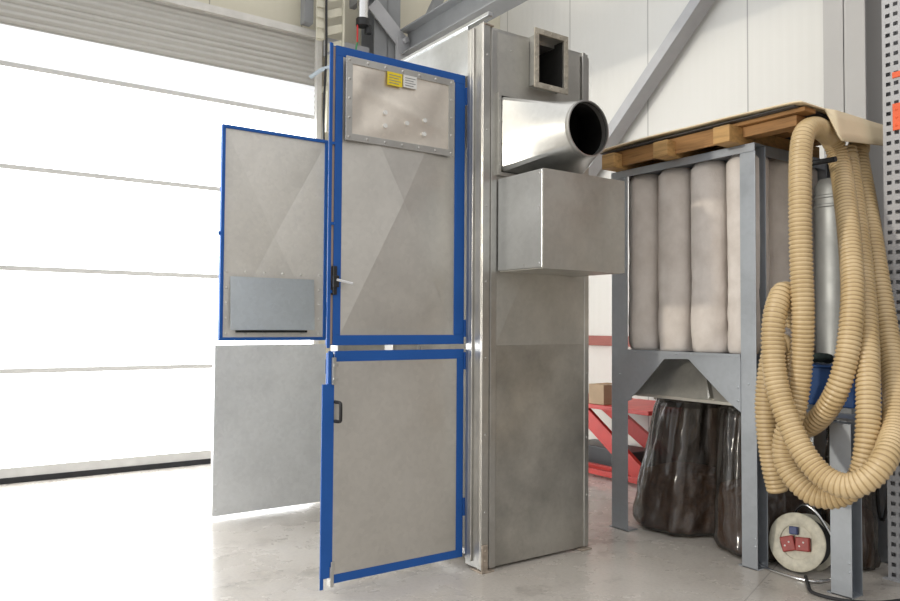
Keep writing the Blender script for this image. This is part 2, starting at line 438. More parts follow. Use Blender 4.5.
# corner posts
mb = MB().box(CX0-.005, CX0+.04, CY0-.014, CY0+.02, .012, 2.81).box(2.362, 2.402, CY0-.008, CY0+.02, .012, 2.79).box(2.345, 2.364, CY0, CY0+.02, .012, 2.79)
mb.box(CX0, CX0+.02, CY0+.02, 3.19, .012, 2.81)
mb.box(CX0-.012, CX0, 3.125, 3.15, .04, 2.80).box(CX0-.007, CX0, 3.155, 3.185, .04, 2.80).box(CX0-.006, CX0, 3.055, 3.075, .04, 2.80)
for k in range(7): mb.dome((CX0+.02, CY0-.014, .3+k*.39), (0, -1, 0), .007)
mb.build('corner_post', 'galv', cab, bevel=.003)
mb = MB().box(3.012, 3.035, CY0-.012, CY0+.02, 2.455, 2.80).box(3.035, CX1, CY0-.004, CY0+.02, .012, 2.78)
for z in (.30, .62, .98): mb.dome((3.055, CY0-.004, z), (0, -1, 0), .008)
mb.build('corner_post', 'galv', cab, bevel=.003)
MB().box(CX0+.012, CX0+.06, 4.72, CY1, .04, 2.78).build('corner_post', 'galv', cab, bevel=.003)
MB().box(CX1-.04, CX1, CY1-.04, CY1, .04, 2.80).build('corner_post', 'galv', cab, bevel=.003)
MB().box(CX0, CX0+.03, 3.95, 4.05, .08, 2.56).build('centre_post', 'galv', cab, bevel=.003)
for fx, fy in ((CX0+.035, CY0+.03), (CX1-.035, CY0+.03), (CX0+.035, CY1-.05), (CX1-.035, CY1-.05)):
    near = fy < 4 and fx < 2.6
    mb = MB().box(fx-.045, fx+.035, fy-.06, fy+.04, 0, .008)
    if near: mb.box(fx-.04, fx-.005, fy-.056, fy-.045, 0, .14).dome((fx-.022, fy-.056, .06), (0, -1, 0), .008).dome((fx-.022, fy-.056, .11), (0, -1, 0), .008)
    mb.cyl((fx, fy, .0), (fx, fy, .05), .02, 10)
    mb.build('foot', 'rust', cab, bevel=.002)
# lifting lug
mb = MB().bar((CX0+.03, 3.02, 2.80), (CX0+.03, 3.02, 2.86), .04, .012).box(CX0, CX0+.06, CY0-.02, CY0+.03, 2.795, 2.802)
mb.build('lifting_lug', 'rust', cab, bevel=.002)
# square duct stub with bolted rusty flange
def frame(mb, x0, x1, z0, z1, w, y0, y1):
    mb.box(x0, x1, y0, y1, z0, z0+w).box(x0, x1, y0, y1, z1-w, z1).box(x0, x0+w, y0, y1, z0+w, z1-w).box(x1-w, x1, y0, y1, z0+w, z1-w); return mb
FX0, FX1, FZ0, FZ1 = 2.600, 2.842, 2.510, 2.830
mb = frame(MB(), FX0, FX1, FZ0, FZ1, .030, 2.985, 2.995)
for i in range(5):
    z = FZ0+.03+i*(FZ1-FZ0-.06)/4
    for x in (FX0+.014, FX1-.014): mb.dome((x, 2.985, z), (0, -1, 0), .008)
for i in range(3):
    x = FX0+.06+i*(FX1-FX0-.12)/2
    for z in (FZ0+.014, FZ1-.014): mb.dome((x, 2.985, z), (0, -1, 0), .008)
sq = mb.build('square_duct_flange', 'beigeflange', cab, bevel=.002)
frame(MB(), FX0+.026, FX1-.026, FZ0+.026, FZ1-.026, .004, 2.995, 3.30).build('duct_wall', 'galv_old', sq)
MB().box(FX0+.03, FX1-.03, 3.26, 3.27, FZ0+.03, FZ1-.03).box(FX0+.031, FX1-.031, 3.0, 3.26, FZ0+.031, FZ0+.034).box(FX1-.034, FX1-.031, 3.0, 3.26, FZ0+.034, FZ1-.031).box(FX0+.031, FX0+.034, 3.0, 3.26, FZ0+.034, FZ1-.031).build('duct_shade', 'ductshade', sq)  # black inner faces added to paint the shade inside the stub
# square to round transition
BX0, BX1, BZ0, BZ1 = 2.405, 2.985, 2.045, 2.445
RC, RR, RY = V((2.660, 2.66, 2.225)), .137, 2.66
def ring(fac, shrink=0, n=64):
    out = []
    for i in range(n):
        th = 2*PI*(i+.5)/n; cx, cz = math.cos(th), math.sin(th)
        k = 1/max(abs(cx), abs(cz))
        rx = (BX0+BX1)/2+cx*k*((BX1-BX0)/2-shrink); rz = (BZ0+BZ1)/2+cz*k*((BZ1-BZ0)/2-shrink)
        ph = math.atan2(cz*k*(BZ1-BZ0), cx*k*(BX1-BX0)) if False else th
        qx, qz = RC.x+cx*(RR-shrink), RC.z+cz*(RR-shrink)
        out.append(V((rx+(qx-rx)*fac, CY0+(RY-CY0)*fac, rz+(qz-rz)*fac)))
    return out
tr_ = MB().rings([ring(0)]+[ring(f) for f in (.25, .5, .75, .96, 1.0)]).build('duct_transition', 'spiral', cab, smooth=True, angle=24)
rim = [[RC+V((math.cos(2*PI*i/64)*r, dy, math.sin(2*PI*i/64)*r)) for i in range(64)] for r, dy in ((RR+.001, .03), (RR+.005, .0), (RR+.003, -.012), (RR-.004, -.012), (RR-.004, .0), (RR-.003, .03))]
MB().rings(rim).build('duct_rim', 'spiral', tr_, smooth=True)
MB().rings([ring(f, .006) for f in (.02, .3, .6, .9, 1.0)]).build('duct_shade', 'ductshade', tr_, smooth=True)  # black inner skin painted as the shade inside the transition
mb = MB().poly([(BX0, CY0-.014, BZ0), (BX1, CY0-.014, BZ0), (BX1, CY0-.014, BZ1), (BX0, CY0-.014, BZ1)]); mb.build('duct_shade_plate', 'ductshade', tr_)  # black plate added as the deep shade at the duct's end
mb = MB().box(BX0-.012, BX0+.006, CY0-.03, CY0-.005, BZ0-.02, BZ1+.01).box(BX0, BX1, CY0-.02, CY0-.004, BZ0-.022, BZ0-.002)
for i in range(4): mb.dome((BX0-.004, CY0-.03, BZ0+.03+i*.115), (0, -1, 0), .006)
mb.build('duct_strip', 'galv_old', tr_)
# sheet metal box below
HX0, HX1, HY0, HZ0, HZ1 = 2.403, 2.970, 2.705, 1.528, 2.004
mb = MB().box(HX0, HX1, HY0, CY0-.014, HZ0, HZ1)
bx = mb.build('sheet_metal_box', 'galv_blue', cab, bevel=.003)
for z in (HZ0+.02, (HZ0+HZ1)/2+.06, HZ1-.02): MB().dome((HX0, HY0+.02, z), (-1, 0, 0), .006).build('screw', 'chrome', bx)
for i in range(5): MB().dome((HX0+.05+i*.11, HY0+.02, HZ1), (0, 0, 1), .006).build('screw', 'chrome', bx)
MB().box(HX0+.004, HX1+.004, HY0-.004, HY0+.0, HZ0-.006, HZ1+.002).box(HX0+.01, HX1+.004, HY0-.003, CY0-.02, HZ0-.006, HZ0-.0005).build('box_front', 'galv_old', bx)

# --- doors
def rivet_frame(mb, x0, x1, z0, z1, y, nx, nz, r=.007):
    for i in range(nx):
        x = x0+(x1-x0)*i/(nx-1)
        for z in (z0, z1): mb.dome((x, y, z), (0, -1, 0), r)
    for i in range(1, nz-1):
        z = z0+(z1-z0)*i/(nz-1)
        for x in (x0, x1): mb.dome((x, y, z), (0, -1, 0), r)
    return mb
def dhinge(mb, x, y, z): mb.cyl((x, y, z-.045), (x, y, z+.045), .011, 12).box(x-.02, x+.012, y-.004, y+.004, z-.04, z+.04); return mb

# near upper door
D0, D1, DF = 1.550, 2.302, 3.20
Z0, Z1 = 1.148, 2.568
door = creased(MB(), D0+.034, D1-.062, Z0+.045, Z1-.045, DF+.004, -.034, .035).build('door', 'galv_door', cab)
frame(MB(), D0, D1, Z0, Z1, .0, DF, DF).bm.free()
mb = MB().box(D0, D1, DF, DF+.012, Z1-.048, Z1).box(D0, D1, DF, DF+.012, Z0, Z0+.048).box(D0, D0+.037, DF, DF+.012, Z0+.048, Z1-.048).box(D1-.064, D1, DF, DF+.012, Z0+.048, Z1-.048)
mb.box(D0-.004, D1-.01, DF+.030, DF+.044, Z1-.03, Z1+.006).box(D0-.031, D0-.014, DF+.002, DF+.010, Z0-.012, Z1+.008).box(D0-.020, D1, DF+.030, DF+.044, Z0, Z0+.03).box(D1-.03, D1, DF+.03, DF+.044, Z0, Z1)
for z in (2.10, 1.72, 1.40): mb.box(D0-.016, D0+.002, DF+.001, DF+.010, z-.007, z+.007)
mb.build('door_frame', 'blue', door, bevel=.002)
MB().box(D0-.020, D1-.01, DF+.0115, DF+.030, Z0+.005, Z1-.006).build('door_seal', 'seal', door)
for z in (2.46, 1.23): dhinge(MB(), D1+.012, DF+.008, z).build('hinge', 'blue', door, smooth=True)
# relief vent with foil membrane
vx0, vx1, vz0, vz1 = 1.590, 2.212, 2.118, 2.520
yv = DF-.022
vf = frame(MB(), vx0, vx1, vz0, vz1, .034, yv-.004, yv+.003)
rivet_frame(vf, vx0+.017, vx1-.017, vz0+.017, vz1-.017, yv-.004, 7, 5, .0075)
vent = vf.build('vent_frame', 'galv', door, bevel=.001)
rs = []
for i in range(25):
    row = []
    for j in range(41):
        u, v = j/40, i/24; x = vx0+.03+(vx1-vx0-.06)*u; z = vz0+.03+(vz1-vz0-.06)*v
        e = min(1, 8*min(u, 1-u, v, 1-v))
        w = .0035*math.sin(1.9*(u*1.2-v*.9)*PI)*e + .005*noise.noise(V((u*2.2, v*1.8, 2)))*e + .004*math.exp(-((u-.55+(v-.45)*2.2)/.16)**2)*e
        row.append((x, yv+.002-w, z))
    rs.append(row)
MB().rings(rs, closed=False).build('vent_membrane', 'foil', door, smooth=True, angle=80)
for px, py in ((383, 115), (383, 128), (404, 125.5), (422, 123), (421.5, 136)):
    u = (px-347)/106; x = vx0+u*(vx1-vx0); t0 = 58+u*27; t1 = 142+u*16; z = vz1+(py-t0)/(t1-t0)*(vz0-vz1)
    MB().cyl((x, yv+.004, z), (x, yv-.012, z), .011, 12).build('membrane_pin', 'white', door, smooth=True)
def sticker(px0, px1, py, h, mat):
    u0, u1 = (px0-347)/106, (px1-347)/106; x0, x1 = vx0+u0*(vx1-vx0), vx0+u1*(vx1-vx0)
    u = (u0+u1)/2; z = vz1+(py-(58+u*27))/(84-u*11)*(vz0-vz1)
    st_ = MB().box(x0, x1, yv-.009, yv-.0075, z-h, z).build('warning_sticker', mat, door)
    mb = MB()
    for k in range(4): mb.box(x0+.01, x1-.008-.012*(k % 2), yv-.0096, yv-.009, z-h*(.25+.2*k), z-h*(.25+.2*k)+.0035)
    mb.build('fine_print', 'steelgrey', st_); return st_
a = sticker(384.5, 399, 76, .066, 'yellow'); a['label'] = 'yellow warning sticker'
a = sticker(400, 413.5, 79.5, .062, 'white'); a['label'] = 'white information sticker'
# lever latch on the free edge
mb = MB().box(D0-.008, D0+.012, DF-.012, DF+.028, 1.385, 1.52).box(D0-.012, D0+.018, DF-.022, DF+.0, 1.42, 1.475)
la = mb.build('latch', 'black', door, bevel=.003)
MB().bar((D0+.005, DF-.02, 1.455), (D0+.075, DF-.05, 1.437), .010, .012).build('latch_lever', 'chrome', la, bevel=.002)

# near lower door (deeper pan)
Z0, Z1, TH = .045, 1.122, .045
door = MB().box(D0+.002, D1-.046, DF-.001, DF+.004, Z0+.042, Z1-.05).build('door', 'galv_door', cab)
mb = MB().box(D0+.012, D1, DF, DF+.012, Z1-.05, Z1).box(D0+.006, D1, DF, DF+.012, Z0, Z0+.044).box(D1-.048, D1, DF, DF+.012, Z0+.044, Z1-.05)
mb.box(D0-.052, D0+.008, DF-.002, DF+.008, Z0+.03, .968).box(D0-.022, D0+.003, DF+.002, DF+.008, .968, Z1).box(D0-.015, D0-.005, DF+.008, DF+TH, Z0+.03, Z1-.01).box(D0+.01, D1, DF+.012, DF+TH, Z1-.008, Z1-.002).box(D0+.006, D1, DF+.012, DF+TH, Z0, Z0+.006).box(D1-.008, D1, DF+.012, DF+TH, Z0+.006, Z1-.01)
mb.box(D0-.052, D0-.034, DF+.002, DF+.006, Z0-.02, Z0+.03)
for k in range(7): mb.dome((D1-.03, DF, .15+k*.14), (0, -1, 0), .004)
for k in range(5): mb.dome((D0+.1+k*.14, DF, Z0+.02), (0, -1, 0), .004)
mb.build('door_frame', 'blue', door, bevel=.0015)
MB().box(D0+.01, D1-.01, DF+TH-.006, DF+TH-.002, Z0+.01, Z1-.012).build('inner_sheet', 'galv', door)
mb = MB().box(D0-.006, D0+.012, DF-.014, DF+.02, .965, Z1-.03).box(D0-.005, D0+.02, DF-.020, DF-.004, .985, 1.0).box(D0-.005, D0+.02, DF-.020, DF-.004, 1.05, 1.065)
mb.build('corner_bracket', 'galv', door, bevel=.002)
MB().box(D0-.006, D0+.012, DF-.012, DF+.03, Z0-.012, .125).box(D0-.004, D0+.016, DF-.016, DF-.008, .11, .15).build('corner_bracket', 'galv', door, bevel=.002)
hp = [(D0+.012, DF, .885), (D0+.022, DF-.035, .882), (D0+.022, DF-.042, .865), (D0+.022, DF-.042, .815), (D0+.022, DF-.035, .797), (D0+.012, DF, .795)]
MB().sweep(spline(hp, .006), .008, 10).build('door_handle', 'black', door, smooth=True)
for z in (1.06, .30): dhinge(MB(), D1+.012, DF+.008, z).build('hinge', 'blue', door, smooth=True)

# far upper door, inner face
D0, D1, DF = 1.522, 2.268, 4.80
Z0, Z1 = 1.135, 2.535
door = creased(MB(), D0+.02, D1-.012, Z0+.022, Z1-.022, DF+.004, .032, .04)
for x in [D0+.045+i*(D1-D0-.095)/5 for i in range(6)]:
    for z in (1.178, 1.585):
        tt = 1-max(abs(x-(D0+D1)/2)/((D1-D0)/2-.016), abs(z-(Z0+Z1)/2)/((Z1-Z0)/2-.022)); door.dome((x, DF+.004+.032*max(0, tt), z), (0, -1, 0), .011)
for z in (1.28, 1.38, 1.48):
    for x in (D0+.045, D1-.05):
        tt = 1-max(abs(x-(D0+D1)/2)/((D1-D0)/2-.016), abs(z-(Z0+Z1)/2)/((Z1-Z0)/2-.022)); door.dome((x, DF+.004+.032*max(0, tt), z), (0, -1, 0), .011)
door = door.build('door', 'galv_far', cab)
mb = frame(MB(), D0, D1, Z0, Z1, .022, DF-.008, DF+.03); mb.box(D0-.012, D0+.002, DF+.0, DF+.02, 1.815, 1.84)
mb.build('door_frame', 'blue', door, bevel=.002)
mb = MB().prism([(1.588, DF-.006, 1.552), (2.172, DF-.006, 1.552), (2.172, DF-.026, 1.205), (1.588, DF-.026, 1.205)], (0, .004, 0))
mb.build('vent_plate', 'galv_plate', door)
MB().box(1.63, 2.12, DF-.02, DF+.004, 1.188, 1.203).build('plate_shadow', 'black', door)  # black strip added as the shadow line under the tilted plate
for z in (1.3, 2.3): MB().box(D1, D1+.04, DF+.006, DF+.016, z, z+.1).build('hinge', 'blue', door)
# far lower door
D0, Z0, Z1 = 1.498, .022, 1.108
mb = MB().box(D0, D1, DF, DF+.005, Z0, Z1)
for z in (.06, .22, .42, .62, .72, .84, 1.08): mb.dome((D0+.02, DF, z), (0, -1, 0), .007)
for x in (1.62, 1.78, 1.98, 2.14): mb.dome((x, DF, 1.085), (0, -1, 0), .007)
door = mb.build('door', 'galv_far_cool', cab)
frame(MB(), D0+.004, D1, Z0+.004, Z1-.003, .04, DF+.006, DF+.06).build('door_frame', 'galv', door, bevel=.002)
for z in (.2, .9): MB().box(D1, D1+.04, DF+.006, DF+.016, z, z+.1).build('hinge', 'blue', door)

# ---------------------------------------------------------------- bag filter unit
UX = 3.51
un = thing('bag_filter_unit', 'grey galvanised steel frame holding cloth filter bags beside the cabinet', 'filter unit', (3.85, 2.5, 0))
def chan(y0, y1, x, z1, depth=.095, rear=False, face=.004):
    """C section post, open to the near side"""
    mb = MB().box(x, x+face, y0, y1, 0, z1).box(x+face, x+depth-face, y1-.005, y1, 0, z1).box(x+depth-face, x+depth, y0, y1, 0, z1)
    mb.box(x, x+depth, y0-.002, y1+.02, 0, .006)
    for z in (.12, .16): mb.dome((x, y0+.012, z), (-1, 0, 0), .006)
    mb.dome((x, (y0+y1)/2, .95), (-1, 0, 0), .007)
    return mb
posts = [(3.165, 3.295), (2.295, 2.385), (1.815, 1.915)]
mb = MB().box(UX, UX+.004, *posts[0], 0, 2.2).box(UX+.004, UX+.09, posts[0][1]-.005, posts[0][1], 0, 2.2).box(UX, UX+.09, posts[0][0], posts[0][1]+.02, 0, .006)
mb.dome((UX, 3.23, .95), (-1, 0, 0), .007).dome((UX, 3.23, .5), (-1, 0, 0), .007)
mb.build('post', 'post', un, bevel=.0012)
chan(*posts[1], UX, 2.2).build('post', 'post', un, bevel=.0012)
chan(*posts[2], UX, .80).build('leg', 'post', un, bevel=.0012)
for (a, b), z in zip(posts[:2]+[(1.945, 2.055)], (2.2, 2.2, .80)): chan(a, b, 4.2, z).build('post' if z > 1 else 'leg', 'post', un, bevel=.0012)
MB().box(UX+.11, 4.29, 1.815, 2.29, .80, .812).build('fan_shelf', 'post', un, bevel=.001)
def angle_rail(name, x0, x1, y0, y1, z, hx=None):
    mb = MB().box(x0, x1, y0, y1, z-.004, z); 
    mb.build(name, 'post', un, bevel=.001)
MB().box(UX-.006, UX+.05, 2.295, 3.295, 2.202, 2.208).box(UX-.006, UX, 2.295, 3.295, 2.165, 2.202).build('top_rail', 'post', un, bevel=.001)
MB().box(4.25, 4.30, 2.295, 3.295, 2.202, 2.208).box(4.295, 4.301, 2.295, 3.295, 2.165, 2.202).build('top_rail', 'post', un, bevel=.001)
for a in (2.30, 3.24): MB().box(UX+.05, 4.25, a, a+.05, 2.202, 2.208).box(UX+.1, 4.2, a, a+.005, 2.15, 2.202).build('top_rail', 'post', un, bevel=.001)
# collar plate that the bags hang from, bottom plate, apron with trapezoid opening
MB().box(UX+.01, 4.28, 2.39, 3.16, 2.18, 2.186).build('collar_plate', 'post', un)
MB().box(UX+.006, 4.28, 2.391, 3.16, 1.088, 1.098).build('tray_plate', 'post', un)
for xa, nm in ((UX-.004, 0), (4.285, 1)):
    mb = MB()
    ya, yb = 3.165, 2.385
    mb.prism([(xa, ya, 1.102), (xa, yb, 1.104), (xa, yb, .80), (xa, 2.47, .855), (xa, 2.715, 1.064), (xa, 2.885, 1.058), (xa, 3.08, .86), (xa, ya, .79)], (.004, 0, 0))
    mb.box(xa-.002, xa+.004, yb, ya, 1.085, 1.104)
    for y in (2.45, 2.7, 2.8, 3.1): mb.dome((xa-.002, y, 1.093), (-1, 0, 0), .006)
    mb.dome((xa, 2.40, .93), (-1, 0, 0), .008).dome((xa, 2.40, .86), (-1, 0, 0), .008)
    mb.build('apron_panel', 'post', un, bevel=.0008)
for xa in (UX-.003,):
    MB().prism([(xa, 3.175, 1.03), (xa, 3.135, .99), (xa, 3.135, .80), (xa, 3.17, .79)], (.006, 0, 0)).build('gusset_plate', 'post', un)
# side apron
MB().box(UX+.1, 4.2, 2.30, 2.305, .95, 1.10).build('apron_panel', 'post', un)
MB().box(UX+.1, 4.2, 3.285, 3.29, .95, 1.10).build('apron_panel', 'post', un)
# hopper hood above the bag ring
lo = [(3.56, 3.15, .84), (3.56, 2.40, .84), (4.18, 2.40, .84), (4.18, 3.15, .84)]
hi = [(3.72, 3.02, 1.086), (3.72, 2.60, 1.086), (4.0, 2.60, 1.086), (4.0, 3.02, 1.086)]
mb = MB().rings([lo, hi]); mb.box(3.55, 4.19, 2.395, 3.155, .825, .84)
mb.bar((3.552, 2.60, .85), (3.705, 2.76, 1.08), .012, .03, (1, 0, 0))
mb.build('hopper', 'galv_dirty', un, solid=.003)
for y in (2.505, 2.995):
    MB().cyl((3.88, y, .76), (3.88, y, .826), .19, 32).build('bag_collar', 'black', un, smooth=True)
# hook bar that the hoses hang on


# cloth filter bags
def cloth_bag(seed):
    rs = []; n = 30; H = 1.075
    for i in range(61):
        t = i/60; z = .004+H*t; r = .107
        if t < .05: r *= .90+.10*math.sqrt(t/.05)
        if t > .97: r *= 1-.25*((t-.97)/.03)
        ring_ = []
        for k in range(n):
            th = 2*PI*k/n; p = V((math.cos(th)*1.5, math.sin(th)*1.5, z*2.2+seed*7.3))
            am = .003+.010*math.exp(-t*5)
            q = V((p.x*1.2, p.y*1.2, z*11+seed*3))
            rr = r+am*noise.noise(q)+.006*noise.noise(p)-(.004*abs(noise.noise(q*1.7)) if t < .4 else 0)
            ring_.append((rr*math.cos(th), rr*math.sin(th), z))
        rs.append(ring_)
    return MB().rings(rs, cap=True)
spots = []
for ix, x in enumerate((3.645, 3.885, 4.125)):
    for iy, y in enumerate((3.13, 2.90, 2.665, 2.428)): spots.append((ix, iy, x, y))
protos = [cloth_bag(s).build('filter_bag', 'cloth', base=V((0, 0, 0)), smooth=True, angle=80) for s in range(4)]
names_y = ['leftmost, beside the far post', 'second from the left', 'third from the left', 'fourth, half hidden by the middle post']
for ix, iy, x, y in spots:
    i = (ix*2+iy) % 4
    if ix == 0: o = protos[iy]
    else: o = protos[i].copy(); COL.objects.link(o)
    o.location = (x, y, 1.10)
    if ix == 0: lb = 'cream cloth filter bag in the front row, '+names_y[iy]
    elif ix == 1: lb = 'cloth filter bag in the middle row, just behind the front bag '+['beside the far post', 'second from the left', 'third from the left', 'beside the middle post'][iy]
    else: lb = 'cloth filter bag in the back row, '+['at the far end', 'second from the far end', 'third from the far end', 'seen past the middle post'][iy]
    tag(o, lb, 'filter bag', 'cloth filter bags in the frame')

# dark collection sacks with dust inside
def sack(seed, cx, cy, lx, ly, label, top=(0, 0), r0=.262, h=.80):
    root = thing('waste_sack', label, 'sack', (cx, cy, 0), 'dark plastic sacks under the filters')
    rs = []; rc = []; n = 110
    for i in range(81):
        t = i/80; z = h*t; r = r0*(1-.22*t**1.5)
        if t < .06: r *= .86+.14*math.sqrt(t/.06)
        if t > .93: r *= 1-.06*((t-.93)/.07)
        ring_ = []; ringc = []
        for k in range(n):
            th = 2*PI*k/n; c_, s_ = math.cos(th), math.sin(th)
            fold = r0*.11*noise.noise(V((c_*2.6, s_*2.6, z*1.2+seed)))+r0*.075*(noise.noise(V((c_*7, s_*7, z*1.8+seed))))*(.3+t)
            cr = .017*noise.noise(V((c_*5, s_*5, z*9+seed*2)))*(1.15-t)
            rr = r+fold+cr
            ox, oy = top[0]*t, top[1]*t
            zz = z if t > .0 else 0.004
            ring_.append((cx+ox+rr*c_, cy+oy+rr*s_*1.0, zz+.004))
            ringc.append((cx+ox+(rr-.02)*c_, cy+oy+(rr-.02)*s_, zz+.012))
        rs.append(ring_)
        if t < .42: rc.append(ringc)
    MB().rings(rs, cap=False).poly(rs[0]).build('sack_skin', 'bag', root, smooth=True, angle=80)
    tp = rc[-1]; cen = [V((cx, cy, 0)).lerp(V(p), .5) for p in tp]; cen = [V((p.x, p.y, tp[0][2]+.04)) for p in cen]
    MB().rings(rc+[cen], cap=True).build('sack_contents', 'chips', root, smooth=True, angle=80)
    # gathered neck
    rs = []
    for t in (0, .25, .5, .75, 1):
        z = h-.01+.075*t; r = (r0*.80)*(1-t)+min(.2, r0*.72)*t
        rs.append([(cx+top[0]+(r+.014*noise.noise(V((math.cos(a)*8, math.sin(a)*8, seed+t*2))))*math.cos(a), cy+top[1]+(r+.014*noise.noise(V((math.cos(a)*8, math.sin(a)*8, seed+t*2))))*math.sin(a), z) for a in [2*PI*k/n for k in range(n)]])
    nk = MB().rings(rs).build('sack_neck', 'bag', root, smooth=True, angle=80)
    MB().sweep([(cx+top[0]+min(.207, r0*.76)*math.cos(2*PI*k/40), cy+top[1]+min(.207, r0*.76)*math.sin(2*PI*k/40), h+.055) for k in range(41)], .008, 6, cap=False).build('tie_band', 'rubber', nk, smooth=True)
    return root
sack(1.3, 3.89, 3.055, 0, 0, 'dark plastic waste sack below the hopper, the full one on the left', top=(.02, -.06), r0=.285)
sack(5.1, 3.87, 2.49, 0, 0, 'dark plastic waste sack below the hopper, half hidden behind the middle post', top=(.0, .03))
sack(8.7, 4.0, 2.08, 0, 0, 'dark plastic waste sack standing behind the cable reel', top=(.0, .0), r0=.13, h=.66)

# pallet on top
pal = thing('wooden_pallet', 'brown wooden pallet lying on top of the filter frame', 'pallet', (3.9, 2.6, 2.21))
for y in (3.21, 2.81, 2.41):
    MB().box(3.385, 4.25, y-.05, y+.05, 2.210, 2.300).build('block_runner', 'woodend', pal, bevel=.004)
for x, wd in ((3.47, .10), (3.80, .10), (4.12, .10)):
    MB().box(x, x+wd, 2.0, 3.30, 2.301, 2.323).build('deck_board', 'wood', pal, bevel=.003)
MB().box(3.455, 3.468, 2.46, 3.16, 2.225, 2.318).build('edge_board', 'wood', pal, bevel=.003)
MB().box(3.50, 3.585, 2.06, 2.36, 2.245, 2.3).box(3.5855, 3.80, 2.12, 2.16, 2.245, 2.30).build('loose_batten', 'wood', pal, bevel=.003)

MB().cyl((3.62, 2.12, 2.07), (3.62, 2.12, 2.24), .014, 10).cyl((3.62, 2.13, 2.07), (3.62, 1.93, 2.07), .014, 10).build('hose_hook', 'black', pal, smooth=True)
# hardboard cover sheet with a flap bent down at the near end
def zsheet(x, y):
    return 2.334+.012*math.sin((y-2)*2.1)+.004*noise.noise(V((x*3, y*3, 0)))
rows = []
for i in range(60):
    x = 3.405+(4.35-3.405)*i/59; row = []
    e = min(1, max(0, (x-3.62)/.03)); fl = e*(.165-.06*max(0, (x-3.6)/.7))
    for j in range(30):
        y = 3.34-(3.34-2.06)*j/29
        if j == 29: pass
        row.append((x, y, zsheet(x, y)))
    y0 = 1.985-.035*e
    row.append((x, y0+.04, zsheet(x, 2.0)))
    row.append((x, y0, zsheet(x, 2.0)-.004-.01*e))
    row.append((x, y0-.006*e-.002, zsheet(x, 2.0)-.006-fl*.35))
    row.append((x, y0-.012*e-.004, zsheet(x, 2.0)-.008-fl*.7))
    row.append((x, y0-.022*e-.006, zsheet(x, 2.0)-.010-fl))
    rows.append(row)
sh = MB().rings(rows, closed=False).build('cover_board', 'board', base=V((3.9, 2.6, 2.33)), smooth=True, angle=70, solid=.007)
MB().box(3.43, 4.30, 2.03, 3.32, 2.3235, 2.328).build('gap_shade', 'gapshade', None, base=V((0,0,0))).parent = sh  # dark sheet added for the shade between cover board and pallet
sh.children[0].location = -sh.location
tag(sh, 'cream hardboard sheet with bent down flap lying over the pallet', 'board')

# ---------------------------------------------------------------- hoses
def hose(name, label, pts, r, pitch=.0205, ends=()):
    P = spline(pts, pitch/4); L = len(P)
    rad = [r+(.0000, .0008, .0062, .0044)[i % 4] for i in range(L)]
    root = thing(name, label, 'hose', P[0], 'ribbed suction hoses')
    o = MB().sweep(P, rad, 20).build('hose_tube', 'hose', root, smooth=True, angle=80)
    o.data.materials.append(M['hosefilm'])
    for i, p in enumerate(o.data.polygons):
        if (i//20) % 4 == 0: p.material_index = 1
    return root, P
pxs = lambda L: [at(*p) for p in L]
HR = .0465
h1 = pxs([(797, 325, 3.47), (793, 302, 3.42), (783, 293, 3.32), (775, 315, 3.24), (773, 345, 3.22), (776, 380, 3.21), (786, 415, 3.20), (802, 450, 3.19), (822, 475, 3.19), (846, 486, 3.20), (869, 478, 3.23), (886, 456, 3.30), (895, 425, 3.47), (895, 385, 3.62), (888, 340, 3.74), (877, 275, 3.84), (867, 210, 3.97), (858, 160, 4.06)])
h1 += [h1[-1]+V((.02, .01, .05)), h1[-1]+V((.07, .03, .09)), h1[-1]+V((.16, .075, .09))]
hose('suction_hose', 'cream ribbed suction hose forming the big front loop over the other hose', h1, .0485)
h2 = pxs([(778, 491, 3.40), (772, 465, 3.38), (767, 430, 3.37), (766, 395, 3.38), (772, 355, 3.42), (786, 345, 3.48), (792, 370, 3.54), (784, 405, 3.57), (791, 424, 3.51), (806, 427, 3.46), (823, 414, 3.42), (838, 388, 3.39), (848, 350, 3.42), (852.5, 300, 3.49), (851, 255, 3.58), (846, 205, 3.70), (840, 165, 3.82), (832, 140, 3.79), (818, 128, 3.62), (806, 131, 3.48), (801, 150, 3.41), (800, 200, 3.34), (801, 260, 3.32), (803, 310, 3.31), (802, 350, 3.32), (799, 385, 3.32), (794, 412, 3.305), (785, 436, 3.30), (785, 462, 3.29), (799, 484, 3.29), (820, 497, 3.31), (844, 494, 3.34), (861, 474, 3.36), (867.5, 435, 3.38), (868, 380, 3.45), (866, 320, 3.58), (861, 260, 3.71), (855, 210, 3.83), (849, 165, 3.94)])
h2 += [h2[-1]+V((.005, .01, .05)), h2[-1]+V((.01, .02, .09))]
root, P = hose('suction_hose', 'cream ribbed suction hose hung over the hook, with the free end above the reel', h2, HR)

